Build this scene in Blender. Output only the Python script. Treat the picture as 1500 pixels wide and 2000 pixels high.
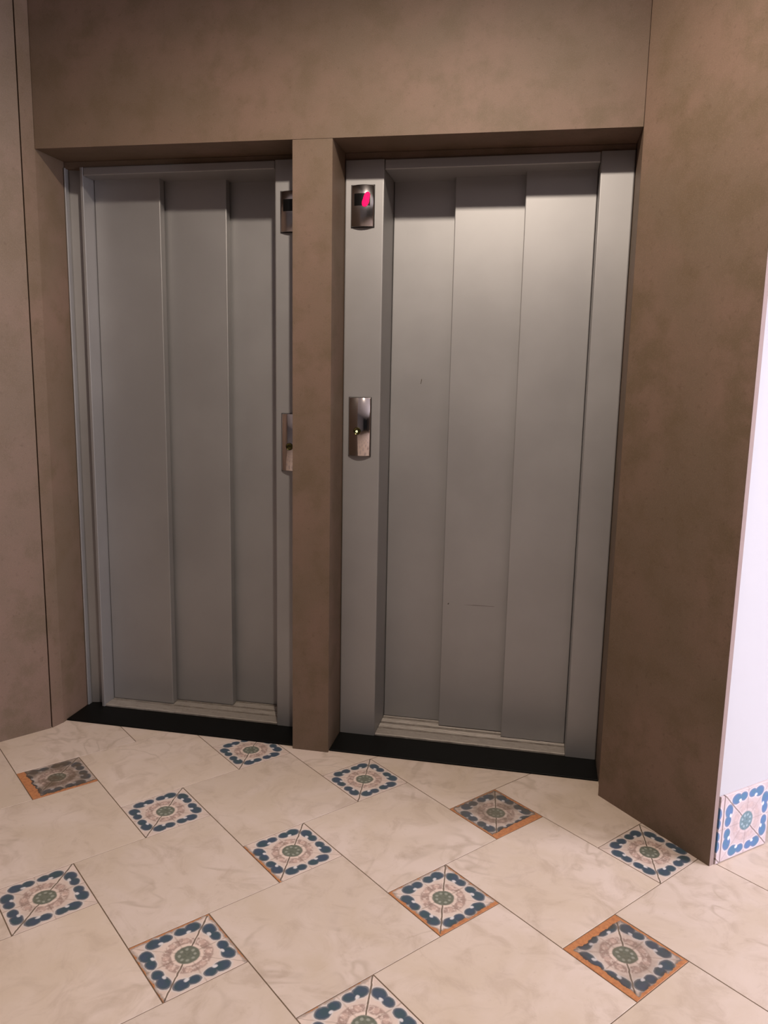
import bpy, bmesh, math, random
from mathutils import Matrix, Vector

for o in list(bpy.data.objects):
    bpy.data.objects.remove(o, do_unlink=True)
S = bpy.context.scene
COL = S.collection
random.seed(7)

# ------------------------------------------------------------------ camera
cam_d = bpy.data.cameras.new('camera'); cam = bpy.data.objects.new('camera', cam_d); COL.objects.link(cam)
R0 = (0.9797350, 0.1993974, 0.0189739); R1 = (0.0511612, -0.1575377, -0.9861868); R2 = (-0.1936540, 0.9671724, -0.1645466)
cam.matrix_world = Matrix(((R0[0], -R1[0], -R2[0], 0.812919), (R0[1], -R1[1], -R2[1], -2.492818),
                           (R0[2], -R1[2], -R2[2], 1.290167), (0, 0, 0, 1)))
cam_d.sensor_fit = 'HORIZONTAL'; cam_d.sensor_width = 36.0; cam_d.lens = 36.0 * 1532.215 / 1500.0
cam_d.clip_start = 0.02; cam_d.clip_end = 60
S.camera = cam

# ------------------------------------------------------------------ world, exposure, large lights
S.view_settings.view_transform = 'Standard'; S.view_settings.look = 'None'
S.view_settings.gamma = 1.0; S.view_settings.use_curve_mapping = False
S.view_settings.exposure = 0.0
W = bpy.data.worlds.new('world'); S.world = W; W.use_nodes = True
W.node_tree.nodes['Background'].inputs[0].default_value = (0.5, 0.5, 0.55, 1)
W.node_tree.nodes['Background'].inputs[1].default_value = 0.02

CEIL = 2.78
LAMP = Vector((0.52, -1.28, 2.745))                    # recessed downlight in the lobby ceiling
ld = bpy.data.lights.new('downlight_beam', 'SPOT'); ld.energy = 158; ld.color = (1.0, 0.86, 0.73)
ld.spot_size = math.radians(168); ld.spot_blend = 0.5; ld.shadow_soft_size = 0.035
lo = bpy.data.objects.new('downlight_beam', ld); COL.objects.link(lo); lo.location = LAMP
# daylight coming in by the window of the corridor on the right
WIN_C = Vector((4.90, -1.05, 1.55)); WIN_DIR = Vector((-0.99, 0.12, -0.05)).normalized()
wd = bpy.data.lights.new('window_daylight', 'AREA'); wd.shape = 'RECTANGLE'; wd.size = 1.5; wd.size_y = 1.5
wd.energy = 262; wd.color = (0.93, 0.88, 1.0)
wl = bpy.data.objects.new('window_daylight', wd); COL.objects.link(wl); wl.location = WIN_C + WIN_DIR * 0.06
wl.rotation_euler = WIN_DIR.to_track_quat('-Z', 'Y').to_euler()

# ------------------------------------------------------------------ helpers
def lin(r, g, b):
    f = lambda c: (c / 255 / 12.92) if c / 255 <= 0.04045 else ((c / 255 + 0.055) / 1.055) ** 2.4
    return (f(r), f(g), f(b), 1.0)

def link(name, mesh, parent=None, mat=None):
    o = bpy.data.objects.new(name, mesh); COL.objects.link(o)
    if mat is not None and mesh is not None and not mesh.materials: mesh.materials.append(mat)
    if parent is not None: o.parent = parent
    return o

def empty(name, loc=(0, 0, 0), rz=0.0):
    o = bpy.data.objects.new(name, None); COL.objects.link(o); o.location = loc; o.rotation_euler = (0, 0, rz)
    o.empty_display_size = 0.05
    return o

def tag(o, label, cat=None, group=None, kind=None):
    o['label'] = label
    if cat: o['category'] = cat
    if group: o['group'] = group
    if kind: o['kind'] = kind
    return o

def to_mesh(bm, name, smooth=False):
    bmesh.ops.recalc_face_normals(bm, faces=bm.faces)
    me = bpy.data.meshes.new(name); bm.to_mesh(me); bm.free()
    if smooth:
        for p in me.polygons: p.use_smooth = True
    return me

def prism(bm, pts, z0, z1):
    lo_ = [bm.verts.new((x, y, z0)) for x, y in pts]; hi = [bm.verts.new((x, y, z1)) for x, y in pts]
    bm.faces.new(lo_[::-1]); bm.faces.new(hi)
    n = len(pts)
    for i in range(n): bm.faces.new((lo_[i], lo_[(i + 1) % n], hi[(i + 1) % n], hi[i]))

def bev(bm, w, seg=2, sel=None):
    es = [e for e in bm.edges if (sel is None or sel(e))]
    bmesh.ops.bevel(bm, geom=es, offset=w, segments=seg, affect='EDGES', profile=0.5, clamp_overlap=True)

def box(name, x0, x1, y0, y1, z0, z1, mat, parent=None, bevel=0.0, seg=2, sel=None):
    bm = bmesh.new(); prism(bm, [(x0, y0), (x1, y0), (x1, y1), (x0, y1)], z0, z1)
    bmesh.ops.recalc_face_normals(bm, faces=bm.faces)
    if bevel: bev(bm, bevel, seg, sel)
    return link(name, to_mesh(bm, name), parent, mat)

def poly(name, pts, z0, z1, mat, parent=None, bevel=0.0, sel=None):
    bm = bmesh.new(); prism(bm, pts, z0, z1); bmesh.ops.recalc_face_normals(bm, faces=bm.faces)
    if bevel: bev(bm, bevel, 2, sel)
    return link(name, to_mesh(bm, name), parent, mat)

vertical = lambda e: abs(e.verts[0].co.z - e.verts[1].co.z) > 0.05

# ------------------------------------------------------------------ node helpers
class NT:
    def __init__(s, name):
        s.mat = bpy.data.materials.new(name); s.mat.use_nodes = True
        s.t = s.mat.node_tree; s.b = s.t.nodes['Principled BSDF']
    def n(s, kind, **kw):
        nd = s.t.nodes.new(kind)
        for k, v in kw.items(): setattr(nd, k, v)
        return nd
    def put(s, sock, v):
        if hasattr(v, 'is_linked'): s.t.links.new(v, sock)
        else: sock.default_value = v
    def m(s, op, a, b=None, c=None, clamp=False):
        nd = s.n('ShaderNodeMath', operation=op, use_clamp=clamp)
        s.put(nd.inputs[0], a)
        if b is not None: s.put(nd.inputs[1], b)
        if c is not None: s.put(nd.inputs[2], c)
        return nd.outputs[0]
    def step(s, v, lo_, hi):                       # 0 below lo_, 1 above hi (smooth), lo_ > hi inverts
        nd = s.n('ShaderNodeMapRange', interpolation_type='SMOOTHSTEP')
        if lo_ < hi: a, b, c, d = lo_, hi, 0.0, 1.0
        else: a, b, c, d = hi, lo_, 1.0, 0.0
        s.put(nd.inputs[0], v); nd.inputs[1].default_value = a; nd.inputs[2].default_value = b
        nd.inputs[3].default_value = c; nd.inputs[4].default_value = d
        return nd.outputs[0]
    def mix(s, f, a, b, blend='MIX'):
        nd = s.n('ShaderNodeMix', data_type='RGBA', blend_type=blend)
        s.put(nd.inputs[0], f); s.put(nd.inputs[6], a); s.put(nd.inputs[7], b)
        return nd.outputs[2]
    def noise(s, vec, scale, detail=3.0, rough=0.5, dist=0.0):
        nd = s.n('ShaderNodeTexNoise'); s.put(nd.inputs['Vector'], vec)
        nd.inputs['Scale'].default_value = scale; nd.inputs['Detail'].default_value = detail
        nd.inputs['Roughness'].default_value = rough; nd.inputs['Distortion'].default_value = dist
        return nd.outputs['Fac'], nd.outputs['Color']
    def obj(s): return s.n('ShaderNodeTexCoord').outputs['Object']
    def objinfo(s): return s.n('ShaderNodeObjectInfo')
    def vadd(s, a, b, op='ADD'):
        nd = s.n('ShaderNodeVectorMath', operation=op); s.put(nd.inputs[0], a); s.put(nd.inputs[1], b); return nd.outputs[0]
    def bump(s, h, strength, dist):
        nd = s.n('ShaderNodeBump'); nd.inputs['Strength'].default_value = strength; nd.inputs['Distance'].default_value = dist
        s.put(nd.inputs['Height'], h); s.t.links.new(nd.outputs[0], s.b.inputs['Normal'])
    def out(s, col, rough, metal=0.0, spec=0.5):
        s.put(s.b.inputs['Base Color'], col); s.put(s.b.inputs['Roughness'], rough); s.put(s.b.inputs['Metallic'], metal)
        s.b.inputs['Specular IOR Level'].default_value = spec
        return s.mat

def mat_cladding():
    t = NT('brown_stone_cladding'); v = t.n('ShaderNodeTexCoord').outputs['Object']
    a, _ = t.noise(v, 2.6, 4, 0.55, 0.3); b, _ = t.noise(v, 9.0, 5, 0.6); c, _ = t.noise(v, 60, 4, 0.6); g, _ = t.noise(v, 420, 2, 0.6)
    col = t.mix(t.step(a, 0.35, 0.65), lin(99, 83, 68), lin(109, 88, 75))
    col = t.mix(t.step(b, 0.42, 0.70), col, lin(94, 78, 61))
    col = t.mix(t.m('MULTIPLY', t.step(c, 0.58, 0.74), 0.45), col, lin(82, 66, 51))
    col = t.mix(t.m('MULTIPLY', t.step(g, 0.45, 0.75), 0.22), col, lin(138, 116, 97))
    t.bump(g, 0.10, 0.002)
    return t.out(col, 0.62, 0.0, 0.35)

def mat_metal(name='satin_grey_metal', base=(160, 158, 157), rough=0.50, metal=0.62):
    t = NT(name); v = t.obj()
    mp = t.n('ShaderNodeMapping'); t.put(mp.inputs[0], v); mp.inputs['Scale'].default_value = (1.0, 1.0, 1.0)
    a, _ = t.noise(mp.outputs[0], 3.0, 4, 0.55); g, _ = t.noise(mp.outputs[0], 500, 2, 0.5)
    col = t.mix(t.step(a, 0.3, 0.7), lin(*[int(c * 0.96) for c in base]), lin(*base))
    r = t.m('ADD', t.m('MULTIPLY', a, 0.10), rough - 0.05)
    t.bump(g, 0.06, 0.001)
    return t.out(col, r, metal)

def mat_plain(name, rgb, rough=0.5, metal=0.0, var=0.06, scale=8, spec=0.5):
    t = NT(name); v = t.obj(); a, _ = t.noise(v, scale, 4, 0.55)
    c0 = lin(*rgb); c1 = tuple(x * (1 - var) for x in c0[:3]) + (1,)
    return t.out(t.mix(a, c0, c1), rough, metal, spec)

def mat_granite():
    t = NT('black_granite'); v = t.obj(); a, _ = t.noise(v, 260, 3, 0.6)
    return t.out(t.mix(t.step(a, 0.6, 0.8), lin(5, 5, 4), lin(15, 14, 12)), 0.55, 0.0, 0.15)

def mat_aluminium():
    t = NT('worn_aluminium'); v = t.obj()
    mp = t.n('ShaderNodeMapping'); t.put(mp.inputs[0], v); mp.inputs['Scale'].default_value = (6, 160, 1)
    a, _ = t.noise(mp.outputs[0], 3.0, 4, 0.6); b, _ = t.noise(v, 60, 4, 0.6)
    col = t.mix(t.step(a, 0.3, 0.7), lin(146, 137, 128), lin(182, 173, 163))
    col = t.mix(t.m('MULTIPLY', t.step(b, 0.5, 0.75), 0.35), col, lin(120, 108, 96))
    return t.out(col, 0.5, 0.45)

def mat_marble():
    t = NT('cream_marble'); inf = t.objinfo(); v = t.obj()
    off = t.n('ShaderNodeCombineXYZ'); r = inf.outputs['Random']
    t.put(off.inputs[0], t.m('MULTIPLY', r, 17.3)); t.put(off.inputs[1], t.m('MULTIPLY', r, 43.1)); t.put(off.inputs[2], t.m('MULTIPLY', r, 7.7))
    p = t.vadd(v, off.outputs[0])
    a, _ = t.noise(p, 4.0, 5, 0.6, 0.6); b, _ = t.noise(p, 11.0, 5, 0.62, 1.2); c, _ = t.noise(p, 45, 4, 0.6); w, _ = t.noise(p, 3.2, 3, 0.5, 0.9)
    col = t.mix(t.step(a, 0.30, 0.70), lin(190, 172, 153), lin(201, 184, 171))
    col = t.mix(t.m('MULTIPLY', t.step(b, 0.46, 0.72), 0.60), col, lin(172, 153, 135))
    vein = t.step(t.m('ABSOLUTE', t.m('SUBTRACT', w, 0.5)), 0.03, 0.0)
    col = t.mix(t.m('MULTIPLY', vein, t.m('MULTIPLY', t.step(a, 0.44, 0.62), 0.40)), col, lin(152, 134, 114))
    col = t.mix(t.m('MULTIPLY', t.step(c, 0.62, 0.80), 0.30), col, lin(160, 140, 120))
    hs = t.n('ShaderNodeHueSaturation'); t.put(hs.inputs['Value'], t.m('ADD', t.m('MULTIPLY', r, 0.10), 0.95)); t.put(hs.inputs['Color'], col)
    return t.out(hs.outputs[0], t.m('ADD', t.m('MULTIPLY', b, 0.2), 0.36), 0.0, 0.4)

TS = 0.1972
def mat_tile(name, wear=(0, 0, 0, 0), dirt=0.0, blue=(60, 74, 92), glaze=(206, 186, 172), seed=0.0, fresh=False):
    """hand painted glazed tile; wear = chipped width at the +x, -x, +y, -y side (fraction of the tile)"""
    t = NT(name); v = t.obj()
    p0 = t.vadd(v, (seed * 3.1, seed * 1.7, 0.0))
    _, wc = t.noise(p0, 55, 2, 0.5)
    wob = t.vadd(t.vadd(wc, (0.5, 0.5, 0.5), 'SUBTRACT'), (0.006,) * 3 if not fresh else (0.003,) * 3, 'MULTIPLY')
    sp = t.n('ShaderNodeSeparateXYZ'); t.put(sp.inputs[0], t.vadd(v, wob))
    x = t.m('DIVIDE', sp.outputs[0], TS); y = t.m('DIVIDE', sp.outputs[1], TS)
    sq = t.n('ShaderNodeSeparateXYZ'); t.put(sq.inputs[0], v)
    ex = t.m('DIVIDE', sq.outputs[0], TS); ey = t.m('DIVIDE', sq.outputs[1], TS)
    ax = t.m('ABSOLUTE', x); ay = t.m('ABSOLUTE', y)
    M = t.m('MAXIMUM', ax, ay); m = t.m('MINIMUM', ax, ay)
    r = t.m('SQRT', t.m('ADD', t.m('MULTIPLY', x, x), t.m('MULTIPLY', y, y)))
    def circ(cm, cM, rad, sm=1.0, sM=1.0):
        a = t.m('MULTIPLY', t.m('SUBTRACT', m, cm), sm); b = t.m('MULTIPLY', t.m('SUBTRACT', M, cM), sM)
        return t.m('SUBTRACT', t.m('SQRT', t.m('ADD', t.m('MULTIPLY', a, a), t.m('MULTIPLY', b, b))), rad)
    d = t.m('MINIMUM', circ(0.097, 0.398, 0.058, 0.86, 1.08), circ(0.243, 0.390, 0.068, 0.80, 1.0))
    n1, _ = t.noise(p0, 30, 4, 0.6); n2, _ = t.noise(p0, 110, 3, 0.6)
    G = lin(*glaze)
    col = t.mix(t.m('MULTIPLY', t.step(n1, 0.4, 0.65), 0.4), G, lin(*[int(c * 0.90) for c in glaze]))
    # brownish pink petals round the middle
    ring = t.m('MULTIPLY', t.step(t.m('ABSOLUTE', t.m('SUBTRACT', r, 0.235)), 0.072, 0.040), t.step(n2, 0.34, 0.54))
    col = t.mix(t.m('MULTIPLY', ring, 0.74 if not fresh else 0.45), col, lin(140, 112, 102) if not fresh else lin(164, 140, 138))
    pet = t.step(circ(0.085, 0.225, 0.035), 0.012, -0.006)
    col = t.mix(t.m('MULTIPLY', pet, 0.40), col, lin(214, 184, 168) if not fresh else lin(196, 172, 168))
    rim = t.step(t.m('ABSOLUTE', t.m('SUBTRACT', r, 0.165)), 0.022, 0.008)
    col = t.mix(t.m('MULTIPLY', rim, 0.55), col, lin(222, 200, 184) if not fresh else lin(200, 184, 184))
    # painted joints
    def ln(e, w, k):
        f = t.m('MULTIPLY', t.step(t.m('ABSOLUTE', e), w + 0.006, w), t.m('MULTIPLY', t.step(r, 0.13, 0.15), k))
        return f
    lc = lin(98, 82, 68) if not fresh else lin(122, 104, 100)
    diag = t.m('ADD', x, y)
    col = t.mix(t.m('MULTIPLY', t.step(t.m('ABSOLUTE', diag), 0.040, 0.022), t.m('MULTIPLY', t.step(r, 0.13, 0.15), 0.6)), col, lin(218, 202, 188) if not fresh else lin(202, 192, 194))
    col = t.mix(ln(t.m('SUBTRACT', x, y), 0.007, 0.30), col, lc)
    col = t.mix(ln(x, 0.007, 0.35), col, lc); col = t.mix(ln(y, 0.006, 0.25), col, lc)
    # beans with a pale halo and a white comma
    col = t.mix(t.m('MULTIPLY', t.step(d, 0.042, 0.018), 0.75), col, lin(196, 190, 184) if not fresh else lin(206, 201, 206))
    B = lin(*blue)
    bl = t.mix(t.step(n1, 0.35, 0.65), B, lin(int(blue[0] * 0.9), int(blue[1] * 1.02), int(blue[2] * 0.9)))
    col = t.mix(t.m('MULTIPLY', t.step(t.m('ABSOLUTE', t.m('SUBTRACT', d, 0.004)), 0.016, 0.006), 0.8), col, lin(int(blue[0] * .8), int(blue[1] * .8), int(blue[2] * .82)))
    col = t.mix(t.step(d, 0.006, -0.006), col, bl)
    hl = t.step(circ(0.172, 0.352, 0.020, 0.75, 1.0), 0.010, -0.008)
    col = t.mix(t.m('MULTIPLY', hl, 0.85), col, lin(214, 210, 208) if not fresh else lin(224, 226, 232))
    col = t.mix(ln(diag, 0.011, 0.92), col, lc)
    # middle disc with pale dots
    ctr = lin(104, 108, 94) if not fresh else lin(104, 132, 142)
    col = t.mix(t.step(r, 0.150, 0.132), col, t.mix(t.step(n2, 0.4, 0.7), ctr, tuple(c * 0.72 for c in ctr[:3]) + (1,)))
    dot = t.step(circ(0.034, 0.082, 0.017), 0.010, -0.006)
    col = t.mix(t.m('MULTIPLY', dot, 0.55), col, lin(168, 170, 156) if not fresh else lin(176, 194, 204))
    # dirt trodden in
    n3, _ = t.noise(p0, 18, 5, 0.62)
    col = t.mix(t.m('MULTIPLY', t.step(n3, 0.30, 0.68), dirt), col, lin(88, 74, 58))
    col = t.mix(dirt * 0.40, col, lin(92, 78, 62))
    # glaze chipped off along the sides shows the red clay
    n4, _ = t.noise(p0, 42, 4, 0.6)
    jag = t.m('MULTIPLY', t.m('SUBTRACT', n4, 0.54), 0.13)
    chip = None; dark = None
    for e, wv in ((ex, wear[0]), (t.m('MULTIPLY', ex, -1), wear[1]), (ey, wear[2]), (t.m('MULTIPLY', ey, -1), wear[3])):
        if wv <= 0: continue
        dd = t.m('SUBTRACT', t.m('ADD', e, jag), 0.5 - wv)
        s1 = t.step(dd, -0.006, 0.006); s2 = t.step(dd, -0.045, -0.008)
        chip = s1 if chip is None else t.m('MAXIMUM', chip, s1)
        dark = s2 if dark is None else t.m('MAXIMUM', dark, s2)
    if chip is not None:
        col = t.mix(t.m('MULTIPLY', dark, 0.45 + 0.4 * dirt), col, lin(66, 56, 46))
        clay = t.mix(t.step(n2, 0.35, 0.7), lin(178, 120, 76), lin(156, 100, 66))
        col = t.mix(chip, col, clay)
    return t.out(col, 0.34 if fresh else 0.46, 0.0, 0.45)

def mat_emit(name, rgb, k):
    t = NT(name); t.b.inputs['Specular IOR Level'].default_value = 0.1; t.b.inputs['Emission Color'].default_value = lin(*rgb); t.b.inputs['Emission Strength'].default_value = k
    return t.out(lin(*[int(c * 0.3) for c in rgb]), 0.5, 0.0, 0.1)

CLAD = mat_cladding()
METAL = mat_metal()
CHROME = mat_plain('chrome', (196, 188, 186), 0.10, 1.0, 0.03)
SATIN = mat_plain('satin_chrome', (176, 170, 170), 0.21, 1.0, 0.03)
GRANITE = mat_granite()
ALU = mat_aluminium()
MARBLE = mat_marble()
WHITE = mat_plain('white_plaster', (182, 181, 184), 0.75, 0, 0.03, 14, 0.3)
CREAM = mat_plain('cream_plaster', (116, 112, 110), 0.8, 0, 0.05, 6, 0.2)
GROUT = mat_plain('floor_grout', (126, 107, 90), 0.85, 0, 0.25, 40, 0.2)
BLACK = mat_plain('black_plastic', (6, 6, 6), 0.35, 0, 0.1, 20, 0.3)
DARKGAP = mat_plain('painted_gap_shade', (22, 21, 20), 0.9, 0, 0.1, 8, 0.1)  # near-black colour standing in for the shade behind the door panels

# ------------------------------------------------------------------ floor
HEAD = 2.028
U = Vector((0.434427, -0.106174)); V = Vector((-0.106174, -0.434427)); F0 = Vector((0.189977, -0.586126))
TA = math.radians(-40.30); EX = Vector((math.cos(TA), math.sin(TA))); EY = Vector((-math.sin(TA), math.cos(TA)))
floor = box('floor', -4.2, 6.6, -7.4, 4.4, -0.06, -0.0014, GROUT)
tag(floor, 'cream marble floor set with small square hand painted tiles', 'floor', kind='structure')

def tile_mesh(size, th, bevel, name):
    bm = bmesh.new(); h = size / 2
    prism(bm, [(-h, -h), (h, -h), (h, h), (-h, h)], -th, 0.0)
    bmesh.ops.recalc_face_normals(bm, faces=bm.faces)
    bev(bm, bevel, 1, lambda e: e.verts[0].co.z > -1e-5 and e.verts[1].co.z > -1e-5)
    return to_mesh(bm, name)
slab_me = tile_mesh(0.3974, 0.012, 0.0003, 'marble_slab'); slab_me.materials.append(MARBLE)
inset_me = tile_mesh(TS, 0.012, 0.0003, 'painted_tile')

special = {   # (i, j): wear +x,-x,+y,-y, dirt
    (-2, 0): ((0.05, 0.0, 0.0, 0.13), 0.85), (1, -1): ((0.12, 0.02, 0.035, 0.03), 0.62), (2, 0): ((0.045, 0.10, 0.035, 0.085), 0.38),
    (1, 0): ((0.045, 0.012, 0.012, 0.04), 0.06), (0, 0): ((0.0, 0.0, 0.0, 0.022), 0.05), (0, 1): ((0.0, 0.024, 0.01, 0.012), 0.05),
    (-1, 1): ((0, 0, 0, 0), 0.12), (-1, 0): ((0, 0, 0, 0), 0.10), (2, -1): ((0, 0, 0, 0), 0.12), (1, 1): ((0, 0.008, 0, 0), 0.04),
    (0, -1): ((0, 0, 0, 0), 0.10), (-1, -1): ((0, 0, 0, 0), 0.08)}
plain_inset = mat_tile('painted_tile_plain', (0, 0, 0, 0), 0.10, seed=0.3)
# plan of the lobby, only used to leave out tiles that would lie wholly under the walls
def in_view_floor(c, rad):
    x, y = c
    if y > 0.02 + rad and x < 1.2: return False
    if (x + 0.914) * 0.809 - (y + 0.052) * 0.588 < -rad and y < 0: return False   # behind the left wall
    if (x - 1.316) * 0.76 + (y + 0.396) * 0.65 > -0.0 and (x - 1.493) * 0.65 - (y + 0.244) * 0.76 < -rad and (x - 1.168) * 0.76 + (y - 0.136) * 0.65 < 0.2: return False
    if x > 1.1 and (x - 1.168) * -0.65 + (y - 0.136) * 0.76 > rad: return False   # behind the far wall
    return -3.0 < x < 3.1 and -4.0 < y < 1.4
for i in range(-12, 13):
    for j in range(-6, 12):
        c = F0 + U * i + V * j
        if in_view_floor(c, 0.14):
            o = link('painted_tile' if (i, j) != (-2, -1) else 'marble_piece', inset_me, floor); o.location = (c.x, c.y, -0.0002); o.rotation_euler = (0, 0, TA)
            if not inset_me.materials: inset_me.materials.append(plain_inset)
            if (i, j) == (-2, -1):
                o.material_slots[0].link = 'OBJECT'; o.material_slots[0].material = MARBLE
            if (i, j) in special:
                w, dt = special[(i, j)]
                o.material_slots[0].link = 'OBJECT'
                o.material_slots[0].material = mat_tile('painted_tile_worn', w, dt, seed=1 + i * 1.37 + j * 2.11)
        s = c + EX * 0.3 - EY * 0.1
        if in_view_floor(s, 0.29):
            o = link('marble_slab', slab_me, floor); o.location = (s.x, s.y, random.uniform(-0.0002, 0.0)); o.rotation_euler = (0, 0, TA)

# ------------------------------------------------------------------ ceiling and the rest of the lobby
ceiling = box('ceiling', -4.2, 6.6, -7.4, 4.4, CEIL, CEIL + 0.1, mat_plain('ceiling_paint', (222, 222, 222), 0.8, 0, 0.03, 5, 0.2)); tag(ceiling, 'plain white lobby ceiling', 'ceiling', kind='structure')

def wall_strip(name, a, b, th, label, z1=CEIL, mat=CREAM):
    a = Vector(a); b = Vector(b); d = (b - a).normalized(); n = Vector((-d.y, d.x)) * th
    o = poly(name, [tuple(a), tuple(b), tuple(b + n), tuple(a + n)], 0.0, z1, mat)
    return tag(o, label, 'wall', kind='structure')

# ------------------------------------------------------------------ wall with the two lifts
wb = empty('wall_back', (0, 0, 0)); tag(wb, 'brown stone clad wall with pillar around the two lift doors', 'wall', kind='structure')
XL, XR = -0.900, 1.050
HL, HR = 2.0335, 2.0225                                  # the header hangs a little out of level
hz = lambda x: HL + (HR - HL) * (x - XL) / (XR - XL)
def slanted(name, x0, x1, y0, y1, zb, zt, mat, parent):     # zb / zt: number or 'head' for the slanting underside
    bm = bmesh.new(); f = lambda z, x, o: (hz(x) + o) if z == 'head' else z
    P = [(x0, y0), (x1, y0), (x1, y1), (x0, y1)]
    a = [bm.verts.new((x, y, f(zb, x, 0.0))) for x, y in P]; b = [bm.verts.new((x, y, f(zt, x, -0.0012))) for x, y in P]
    bm.faces.new(a[::-1]); bm.faces.new(b)
    for k in range(4): bm.faces.new((a[k], a[(k + 1) % 4], b[(k + 1) % 4], b[k]))
    return link(name, to_mesh(bm, name), parent, mat)
slanted('header_panel', XL + 0.0015, XR - 0.001, 0.0, 0.46, 'head', CEIL, CLAD, wb)
slanted('pillar', 0.0, 0.1295, 0.0, 0.46, 0.0, 'head', CLAD, wb)
slanted('lintel', XL + 0.002, -0.001, 0.162, 0.44, 2.010, 'head', CLAD, wb)
slanted('lintel', 0.1305, XR - 0.002, 0.162, 0.44, 1.998, 'head', CLAD, wb)

# left wall: return beside the lift and big panels running towards the viewer
wleft = empty('wall_left', (0, 0, 0)); tag(wleft, 'pinkish brown stone clad wall left of the lifts', 'wall', kind='structure')
LJ = Vector((-0.914, -0.052)); LD_ = Vector((math.cos(math.radians(234)), math.sin(math.radians(234)))); LN = Vector((LD_.y, -LD_.x))
poly('panel', [(XL, 0.46), (XL, 0.0), (LJ.x + 0.0012, LJ.y + 0.0012), (LJ.x - 0.03, LJ.y + 0.022), (XL - 0.03, 0.46)], 0.0, CEIL, CLAD, wleft, 0.001, vertical)
pw = 0.72
for k in range(6):
    a = LJ + LD_ * (pw * k + (0.0022 if k == 0 else 0.001)); b = LJ + LD_ * (pw * (k + 1) - 0.001)
    poly('panel', [tuple(a), tuple(b), tuple(b + LN * 0.03), tuple(a + LN * 0.03)], 0.0, CEIL, CLAD, wleft, 0.001, vertical)
LE = LJ + LD_ * pw * 6

# right wall: brown face, exposed panel edge, white end of the partition
wright = empty('wall_right', (1.1, 0, 0)); tag(wright, 'brown stone clad partition right of the lifts with white plastered end', 'wall', kind='structure')
wright.location = (0, 0, 0)
I = Vector((1.043, -0.078)); E = Vector((1.316, -0.395)); wv = (E - I).normalized(); dn = Vector((-wv.y, wv.x))
T = 0.017
poly('panel', [tuple(I), tuple(E), tuple(E + dn * T), tuple(I + dn * T)], 0.0, CEIL, CLAD, wright, 0.0012, vertical)
poly('panel', [(XR, 0.46), (XR, -0.06), (I.x + 0.0022, I.y + 0.003), (XR + 0.014, -0.05), (XR + 0.014, 0.46)], 0.0, CEIL, CLAD, wright)
EDGE = mat_plain('pale_cut_edge', (146, 127, 121), 0.7, 0, 0.12, 30, 0.3)
pe = poly('panel_edge', [tuple(E + wv * 0.0003 + dn * 0.0012), tuple(E + wv * 0.0016 + dn * 0.0012), tuple(E + wv * 0.0016 + dn * T), tuple(E + wv * 0.0003 + dn * T)], 0.0, CEIL, EDGE, wright)
pe['label'] = 'pale pinkish cut edge of the stone panel'
W0 = E + dn * (T + 0.001) - wv * 0.0012; W1 = W0 + dn * 0.222; W2 = W1 - wv * 0.50
poly('plaster_core', [tuple(W0), tuple(W1), tuple(W2), (XR + 0.016, W2.y), (XR + 0.016, -0.050), tuple(W0 - wv * 0.25)], 0.0, CEIL, WHITE, wright)

# far corridor and rear walls closing the lobby
FE = W2 + dn * 5.0
wall_strip('wall_far', tuple(W2 + wv * 0.0 + dn * 0.002), tuple(FE), 0.1, 'cream plastered corridor wall behind the white partition end')
R1_ = LE + Vector((-LD_.y, LD_.x)) * 6.6
wall_strip('wall_rear', tuple(R1_), tuple(LE), -0.1, 'cream plastered wall behind the viewer')
# wall with a window on the right side, built round the opening
ws = empty('wall_window', (0, 0, 0)); tag(ws, 'cream plastered outer wall of the corridor with one window', 'wall', kind='structure')
wn = Vector((WIN_DIR.x, WIN_DIR.y)).normalized(); wt = Vector((-wn.y, wn.x)); wc = Vector((WIN_C.x, WIN_C.y))
def wseg(s0, s1, z0, z1):
    a = wc + wt * s0; b = wc + wt * s1
    poly('wall_segment', [tuple(a), tuple(b), tuple(b - wn * 0.15), tuple(a - wn * 0.15)], z0, z1, CREAM, ws)
wseg(-6.0, -0.75, 0, CEIL); wseg(0.75, 5.5, 0, CEIL); wseg(-0.75, 0.75, 0, 0.8); wseg(-0.75, 0.75, 2.3, CEIL)
w1 = empty('window_1', (0, 0, 0)); tag(w1, 'white framed corridor window letting in daylight', 'window', kind='structure')
def wfr(name, s0, s1, z0, z1, d0, d1, mat):
    a = wc + wt * s0; b = wc + wt * s1
    return poly(name, [tuple(a - wn * d0), tuple(b - wn * d0), tuple(b - wn * d1), tuple(a - wn * d1)], z0, z1, mat, w1)
for s0, s1, z0, z1 in ((-0.75, -0.69, 0.8, 2.3), (0.69, 0.75, 0.8, 2.3), (-0.69, 0.69, 0.8, 0.86), (-0.69, 0.69, 2.24, 2.3), (-0.03, 0.03, 0.86, 2.24)):
    wfr('window_frame', s0, s1, z0, z1, 0.04, 0.10, WHITE)
pane_m = mat_emit('daylit_pane', (214, 222, 240), 1.2)
wfr('pane', -0.69, -0.03, 0.86, 2.24, 0.065, 0.071, pane_m); wfr('pane', 0.03, 0.69, 0.86, 2.24, 0.065, 0.071, pane_m)

# ------------------------------------------------------------------ black granite thresholds
t1 = box('trim_1', XL + 0.001, -0.001, 0.017, 0.46, 0.0004, 0.006, GRANITE, None, 0.001, 1); tag(t1, 'black granite threshold slab under the left lift door', 'threshold', kind='structure')
t2 = box('trim_2', 0.1305, XR - 0.001, 0.012, 0.46, 0.0004, 0.006, GRANITE, None, 0.001, 1); tag(t2, 'black granite threshold slab under the right lift door', 'threshold', kind='structure')

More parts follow.
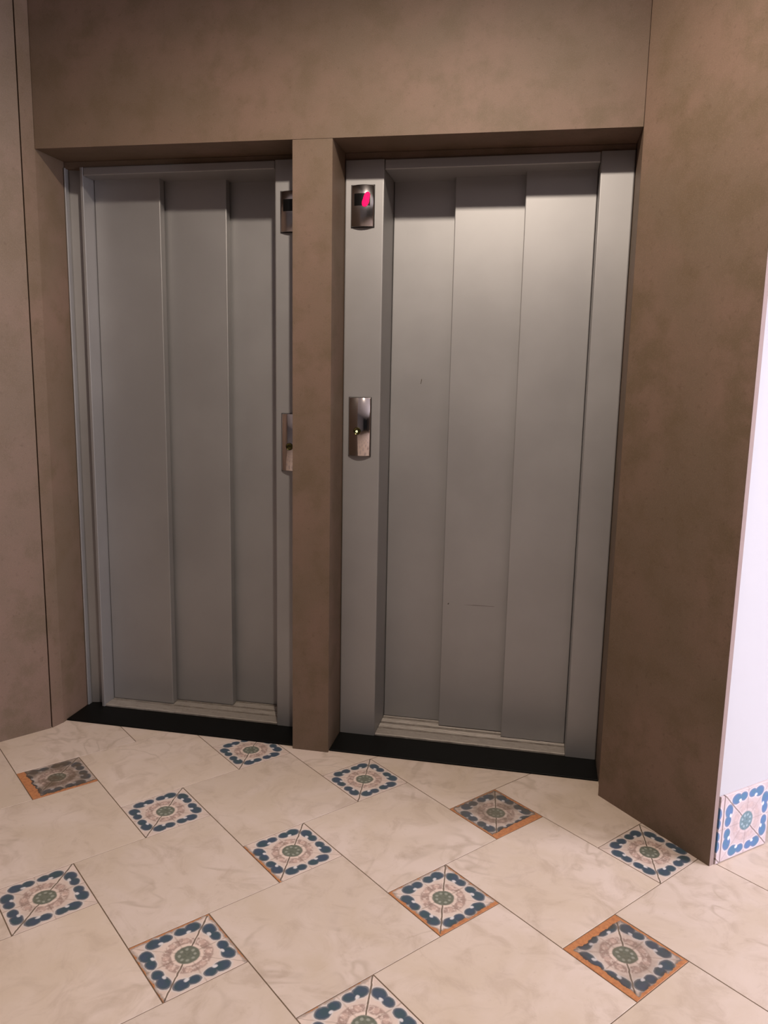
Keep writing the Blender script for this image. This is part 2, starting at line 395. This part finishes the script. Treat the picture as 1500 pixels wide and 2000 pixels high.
# ------------------------------------------------------------------ lift doors
FY = 0.155
def lift_door(name, label, x0, x1, j0, j1, ztop, zhead, panels, channel=False):
    d = empty(name, ((x0 + x1) / 2, FY, 0.006)); tag(d, label, 'door', kind='structure')
    def add(o):
        o.parent = d; o.matrix_parent_inverse = Matrix.Translation(-d.location); return o
    zb = 0.0065
    if channel:                                             # a channel section beside the wall: two flanges and a set back web
        add(poly('jamb', [(x0, FY), (x0 + 0.006, FY), (x0 + 0.007, 0.181), (j0 - 0.014, 0.196), (j0 - 0.012, FY), (j0, FY), (j0, 0.37), (x0, 0.37)],
                 zb, ztop, METAL, None, 0.0022, lambda e: vertical(e) and e.verts[0].co.y < 0.16))
    else:
        add(box('jamb', x0, j0, FY, 0.37, zb, ztop, METAL, None, 0.0045, 3, vertical))
    add(box('jamb', j1, x1, FY, 0.37, zb, ztop, METAL, None, 0.0045, 3, vertical))
    hd = add(box('frame_head', j0 + 0.0006, j1 - 0.0006, FY + 0.001, 0.37, zhead, ztop, METAL, None, 0.003, 2))
    # aluminium track: a grooved profile along the opening
    bm = bmesh.new(); ys = [FY + 0.004]; prof = [(FY + 0.004, zb), (FY + 0.004, 0.0120), (FY + 0.008, 0.0138)]
    for k in range(3):
        g = FY + 0.058 + k * 0.046
        prof += [(g - 0.004, 0.0138), (g - 0.004, 0.0085), (g + 0.006, 0.0085), (g + 0.006, 0.0138)]
        for q in (1, 2, 3):
            gg = g + 0.006 + q * 0.0085
            prof += [(gg, 0.0138), (gg + 0.001, 0.0128), (gg + 0.002, 0.0138)]
    prof += [(0.368, 0.0138), (0.368, zb)]
    A = [bm.verts.new((j0 + 0.001, y, z)) for y, z in prof]; B = [bm.verts.new((j1 - 0.001, y, z)) for y, z in prof]
    for k in range(len(prof)):
        k2 = (k + 1) % len(prof); bm.faces.new((A[k], A[k2], B[k2], B[k]))
    bm.faces.new(A[::-1]); bm.faces.new(B)
    add(link('track', to_mesh(bm, 'track'), None, ALU))
    pobs = []
    for a, b, y in panels:
        pobs.append(add(box('door_panel', a, b, y, y + 0.034, 0.0165, zhead + 0.020, METAL, None, 0.0028, 2, vertical)))
    add(box('gap_shade_sheet', x0 + 0.005, x1 - 0.005, 0.372, 0.39, zb, ztop, DARKGAP))  # unseen dark sheet added to stop light leaks and keep panel gaps dark
    return d, pobs, add

d1, p1, add1 = lift_door('door_1', 'left grey metal lift door of three sliding panels between left wall and pillar',
    XL + 0.0015, -0.0015, -0.823, -0.113, 2.012, 1.984, [(-0.8215, -0.566, 0.224), (-0.575, -0.334, 0.269), (-0.345, -0.1145, 0.314)], True)
d2, p2, add2 = lift_door('door_2', 'right grey metal lift door of three sliding panels between pillar and right wall',
    0.1310, XR - 0.0015, 0.263, 0.945, 2.002, 1.970, [(0.2645, 0.495, 0.322), (0.482, 0.728, 0.281), (0.717, 0.9435, 0.238)])
# small scuffs on the right door
SCUFF = mat_plain('dark_scuff', (84, 74, 66), 0.8, 0, 0.2, 60, 0.1)
SCUFF2 = mat_plain('grey_scuff', (112, 104, 98), 0.8, 0, 0.2, 60, 0.1)
def scuff(panel, pts, y, mat):
    bm = bmesh.new(); f = [bm.verts.new((x, y, z)) for x, z in pts]; g = [bm.verts.new((x, y + 0.0006, z)) for x, z in pts]
    bm.faces.new(f); bm.faces.new(g[::-1])
    for k in range(len(pts)): bm.faces.new((f[k], g[k], g[(k + 1) % len(pts)], f[(k + 1) % len(pts)]))
    link('scuff_mark', to_mesh(bm, 'scuff_mark'), panel, mat)
scuff(p2[0], [(0.3735, 1.282), (0.3755, 1.283), (0.3785, 1.297), (0.3778, 1.301), (0.3762, 1.298)], 0.3216, SCUFF)
scuff(p2[1], [(0.501, 0.489), (0.504, 0.487), (0.507, 0.491), (0.505, 0.494)], 0.2806, SCUFF)
scuff(p2[1], [(0.560, 0.4905), (0.672, 0.4915), (0.672, 0.4925), (0.600, 0.4928)], 0.2806, SCUFF2)

# ------------------------------------------------------------------ indicators and call panels on the jambs
def bowed_plate(w, h, bulge, base, name, n=18):
    """plate bowed about the vertical axis, its back on y = 0, front towards -y, centred on x and z"""
    bm = bmesh.new(); sec = []
    for k in range(n + 1):
        s = -1 + 2 * k / n
        sec.append((s * w / 2, -(base + bulge * (1 - s * s))))
    ring = lambda z, inset: [bm.verts.new((x * (1 - inset / (w / 2)), y + inset * (1.0 if inset else 0), z)) for x, y in sec]
    levels = [(-h / 2, 0.0016), (-h / 2 + 0.0018, 0.0), (h / 2 - 0.0018, 0.0), (h / 2, 0.0016)]
    rows = [ring(z, q) for z, q in levels]
    for a, b in zip(rows, rows[1:]):
        for k in range(n): bm.faces.new((a[k], a[k + 1], b[k + 1], b[k]))
    back = [bm.verts.new((sx * w / 2, 0, sz * h / 2)) for sx, sz in ((-1, -1), (1, -1), (1, 1), (-1, 1))]
    bm.faces.new([rows[0][k] for k in range(n + 1)][::-1] + [back[0], back[1]])
    bm.faces.new([rows[-1][k] for k in range(n + 1)] + [back[2], back[3]])
    bm.faces.new([r[0] for r in rows] + [back[3], back[0]]); bm.faces.new([r[-1] for r in rows][::-1] + [back[1], back[2]])
    bm.faces.new(back)
    me = to_mesh(bm, name)
    for p in me.polygons:
        p.use_smooth = abs(p.normal.y) > 0.6 and len(p.vertices) == 4
    return me

def bow_y(x, w, bulge, base): return -(base + bulge * (1 - (2 * x / w) ** 2))
PW, BULGE, BASE = 0.077, 0.011, 0.005
ind_me = bowed_plate(PW, 0.131, BULGE, BASE, 'plate'); ind_me.materials.append(SATIN)
call_me = bowed_plate(PW, 0.200, BULGE, BASE, 'plate'); call_me.materials.append(CHROME)
RED = mat_emit('red_led', (255, 0, 84), 1.6)
GASKET = mat_plain('dark_gasket', (34, 30, 30), 0.6, 0, 0.1, 30, 0.2)

def curved_patch(name, x0, x1, z0, z1, lift, parent, mat, n=10, shear=0.0, ellipse=False):
    """thin cover that follows the bow of the plate"""
    bm = bmesh.new()
    if not ellipse:
        fr = [[bm.verts.new((x0 + (x1 - x0) * k / n, bow_y(x0 + (x1 - x0) * k / n, PW, BULGE, BASE) - lift, z)) for k in range(n + 1)] for z in (z0, z1)]
        bk = [[bm.verts.new((v.co.x, v.co.y + lift + 0.001, v.co.z)) for v in row] for row in fr]
        for k in range(n):
            bm.faces.new((fr[0][k], fr[0][k + 1], fr[1][k + 1], fr[1][k])); bm.faces.new((fr[0][k + 1], fr[0][k], bk[0][k], bk[0][k + 1]))
            bm.faces.new((fr[1][k], fr[1][k + 1], bk[1][k + 1], bk[1][k])); bm.faces.new((bk[0][k + 1], bk[0][k], bk[1][k], bk[1][k + 1]))
        for k in (0, n): bm.faces.new((fr[0][k], fr[1][k], bk[1][k], bk[0][k]))
    else:
        cx, cz, rx, rz = (x0 + x1) / 2, (z0 + z1) / 2, (x1 - x0) / 2, (z1 - z0) / 2
        loop = []; back = []
        for k in range(28):
            a = 2 * math.pi * k / 28
            ca, sa = math.cos(a), math.sin(a)
            xx = cx + rx * math.copysign(abs(ca) ** 0.8, ca) * (1.0 if sa < 0 else 0.86); zz = cz + rz * math.copysign(abs(sa) ** 0.8, sa)
            xx += shear * (zz - cz)
            loop.append(bm.verts.new((xx, bow_y(xx, PW, BULGE, BASE) - lift, zz))); back.append(bm.verts.new((xx, bow_y(xx, PW, BULGE, BASE) - lift + 0.0012, zz)))
        c1 = bm.verts.new((cx, bow_y(cx, PW, BULGE, BASE) - lift - 0.0003, cz))
        for k in range(28):
            bm.faces.new((c1, loop[k], loop[(k + 1) % 28])); bm.faces.new((loop[k], back[k], back[(k + 1) % 28], loop[(k + 1) % 28]))
        bm.faces.new(back)
    return link(name, to_mesh(bm, name), parent, mat)

def gasket_me(w, h):
    bm = bmesh.new(); prism(bm, [(-w / 2 - 0.0014, -0.0030), (w / 2 + 0.0014, -0.0030), (w / 2 + 0.0014, 0), (-w / 2 - 0.0014, 0)], -h / 2 - 0.0014, h / 2 + 0.0014)
    return to_mesh(bm, 'gasket')
def indicator(cx, cz, label, lit):
    d = empty('floor_indicator', (cx, FY - 0.0006, cz)); tag(d, label, 'indicator', 'floor indicators over the call buttons')
    link('gasket', gasket_me(PW, 0.131), d, GASKET)
    link('plate', ind_me, d)
    dx0 = -0.027; dx1 = 0.0265
    s = curved_patch('display', dx0, dx1, 0.0, 0.038, 0.0010, d, BLACK)
    if lit: curved_patch('lit_digit', 0.002, 0.0255, -0.004, 0.0425, 0.0022, s, RED, shear=0.22, ellipse=True)['label'] = 'glowing red digit'
    return d
def lathe(prof, n, name, smooth=True):
    """turn (radius, depth) pairs about the y axis, depth towards -y"""
    bm = bmesh.new(); rings = []
    for r, dpt in prof:
        if r < 1e-6: rings.append([bm.verts.new((0, -dpt, 0))])
        else: rings.append([bm.verts.new((r * math.cos(2 * math.pi * k / n), -dpt, r * math.sin(2 * math.pi * k / n))) for k in range(n)])
    for a, b in zip(rings, rings[1:]):
        for k in range(n):
            k2 = (k + 1) % n
            if len(b) == 1: bm.faces.new((a[k], a[k2], b[0]))
            elif len(a) == 1: bm.faces.new((a[0], b[k2], b[k]))
            else: bm.faces.new((a[k], a[k2], b[k2], b[k]))
    return to_mesh(bm, name, smooth)
BRASS = mat_plain('olive_brass', (96, 92, 56), 0.18, 1.0, 0.1, 60)
LENS = mat_emit('pale_button_lamp', (255, 250, 200), 0.9)
def call_panel(cx, cz, label, lit):
    d = empty('call_panel', (cx, FY - 0.0006, cz)); tag(d, label, 'call panel', 'call panels on the door frames')
    link('gasket', gasket_me(PW, 0.200), d, GASKET)
    link('plate', call_me, d)
    bx, bz = -0.006, -0.014; y0 = bow_y(bx, PW, BULGE, BASE)
    b = link('call_button', lathe([(0.0125, -0.002), (0.0130, 0.0020), (0.0118, 0.0030), (0.0105, 0.0028), (0.0098, 0.0016), (0.006, 0.0032), (0.0, 0.0042)], 28, 'call_button'), d, BRASS)
    b.location = (bx, y0, bz)
    if lit:
        l = link('button_lamp', lathe([(0.0042, 0.0), (0.0042, 0.0012), (0.0025, 0.0022), (0.0, 0.0026)], 16, 'button_lamp'), b, LENS)
        l.location = (-0.001, -0.0028, -0.001); l['label'] = 'small pale lamp in the button'
    return d
indicator(0.1925, 1.857, 'chrome floor indicator with a glowing red digit on the right lift frame', True)
indicator(-0.0525, 1.845, 'satin floor indicator with a blank black display, half hidden behind the pillar', False)
call_panel(0.1925, 1.133, 'tall chrome call button panel with round button on the right lift frame', True)
call_panel(-0.0505, 1.071, 'tall mirror like call panel half hidden behind the pillar on the left lift frame', False)

# ------------------------------------------------------------------ tiled baseboard on the white partition end
bb = empty('baseboard_right', (W0.x, W0.y, 0)); tag(bb, 'white and blue hand painted tile baseboard at the foot of the white wall', 'baseboard', kind='structure')
FRESH = mat_tile('painted_tile_fresh', (0, 0, 0, 0), 0.0, (76, 112, 160), (192, 176, 177), 5.0, True)
wall_tile_me = tile_mesh(TS, 0.0065, 0.0012, 'painted_tile'); wall_tile_me.materials.append(FRESH)
def wall_tile(me, s):
    o = link('painted_tile', me, bb)
    n = wv                                                  # outward from the white face
    zx = dn
    pos = W0 + dn * s + n * 0.0068
    Mx = Matrix(((zx.x, 0, n.x, pos.x), (zx.y, 0, n.y, pos.y), (0, 1, 0, 0.0005 + TS / 2 + 0.002), (0, 0, 0, 1)))
    o.matrix_world = Mx
    o.matrix_parent_inverse = Matrix.Translation(-Vector((W0.x, W0.y, 0)))
    return o
bm = bmesh.new(); h = TS / 2
prism(bm, [(h - 0.014, -h), (h, -h), (h, h), (h - 0.014, h)], -0.0065, 0.0); cut_me = to_mesh(bm, 'painted_tile'); cut_me.materials.append(FRESH)
wall_tile(cut_me, 0.0165 - h); wall_tile(wall_tile_me, 0.0190 + h)
# ------------------------------------------------------------------ ceiling lamp (above the frame)
dl = empty('downlight', (LAMP.x, LAMP.y, CEIL)); tag(dl, 'round recessed ceiling downlight in front of the lifts', 'lamp')
def vlathe(prof, n, name):
    me = lathe(prof, n, name); me.transform(Matrix.Rotation(math.radians(90), 4, 'X')); return me
trim = link('trim_ring', vlathe([(0.050, 0.0), (0.052, 0.008), (0.062, 0.010), (0.072, 0.006), (0.074, 0.0)], 40, 'trim_ring'), dl, WHITE)
bulb = link('bulb', vlathe([(0.030, 0.0), (0.030, 0.004), (0.016, 0.008), (0.0, 0.009)], 32, 'bulb'), dl, mat_emit('warm_bulb', (255, 222, 180), 6.0))
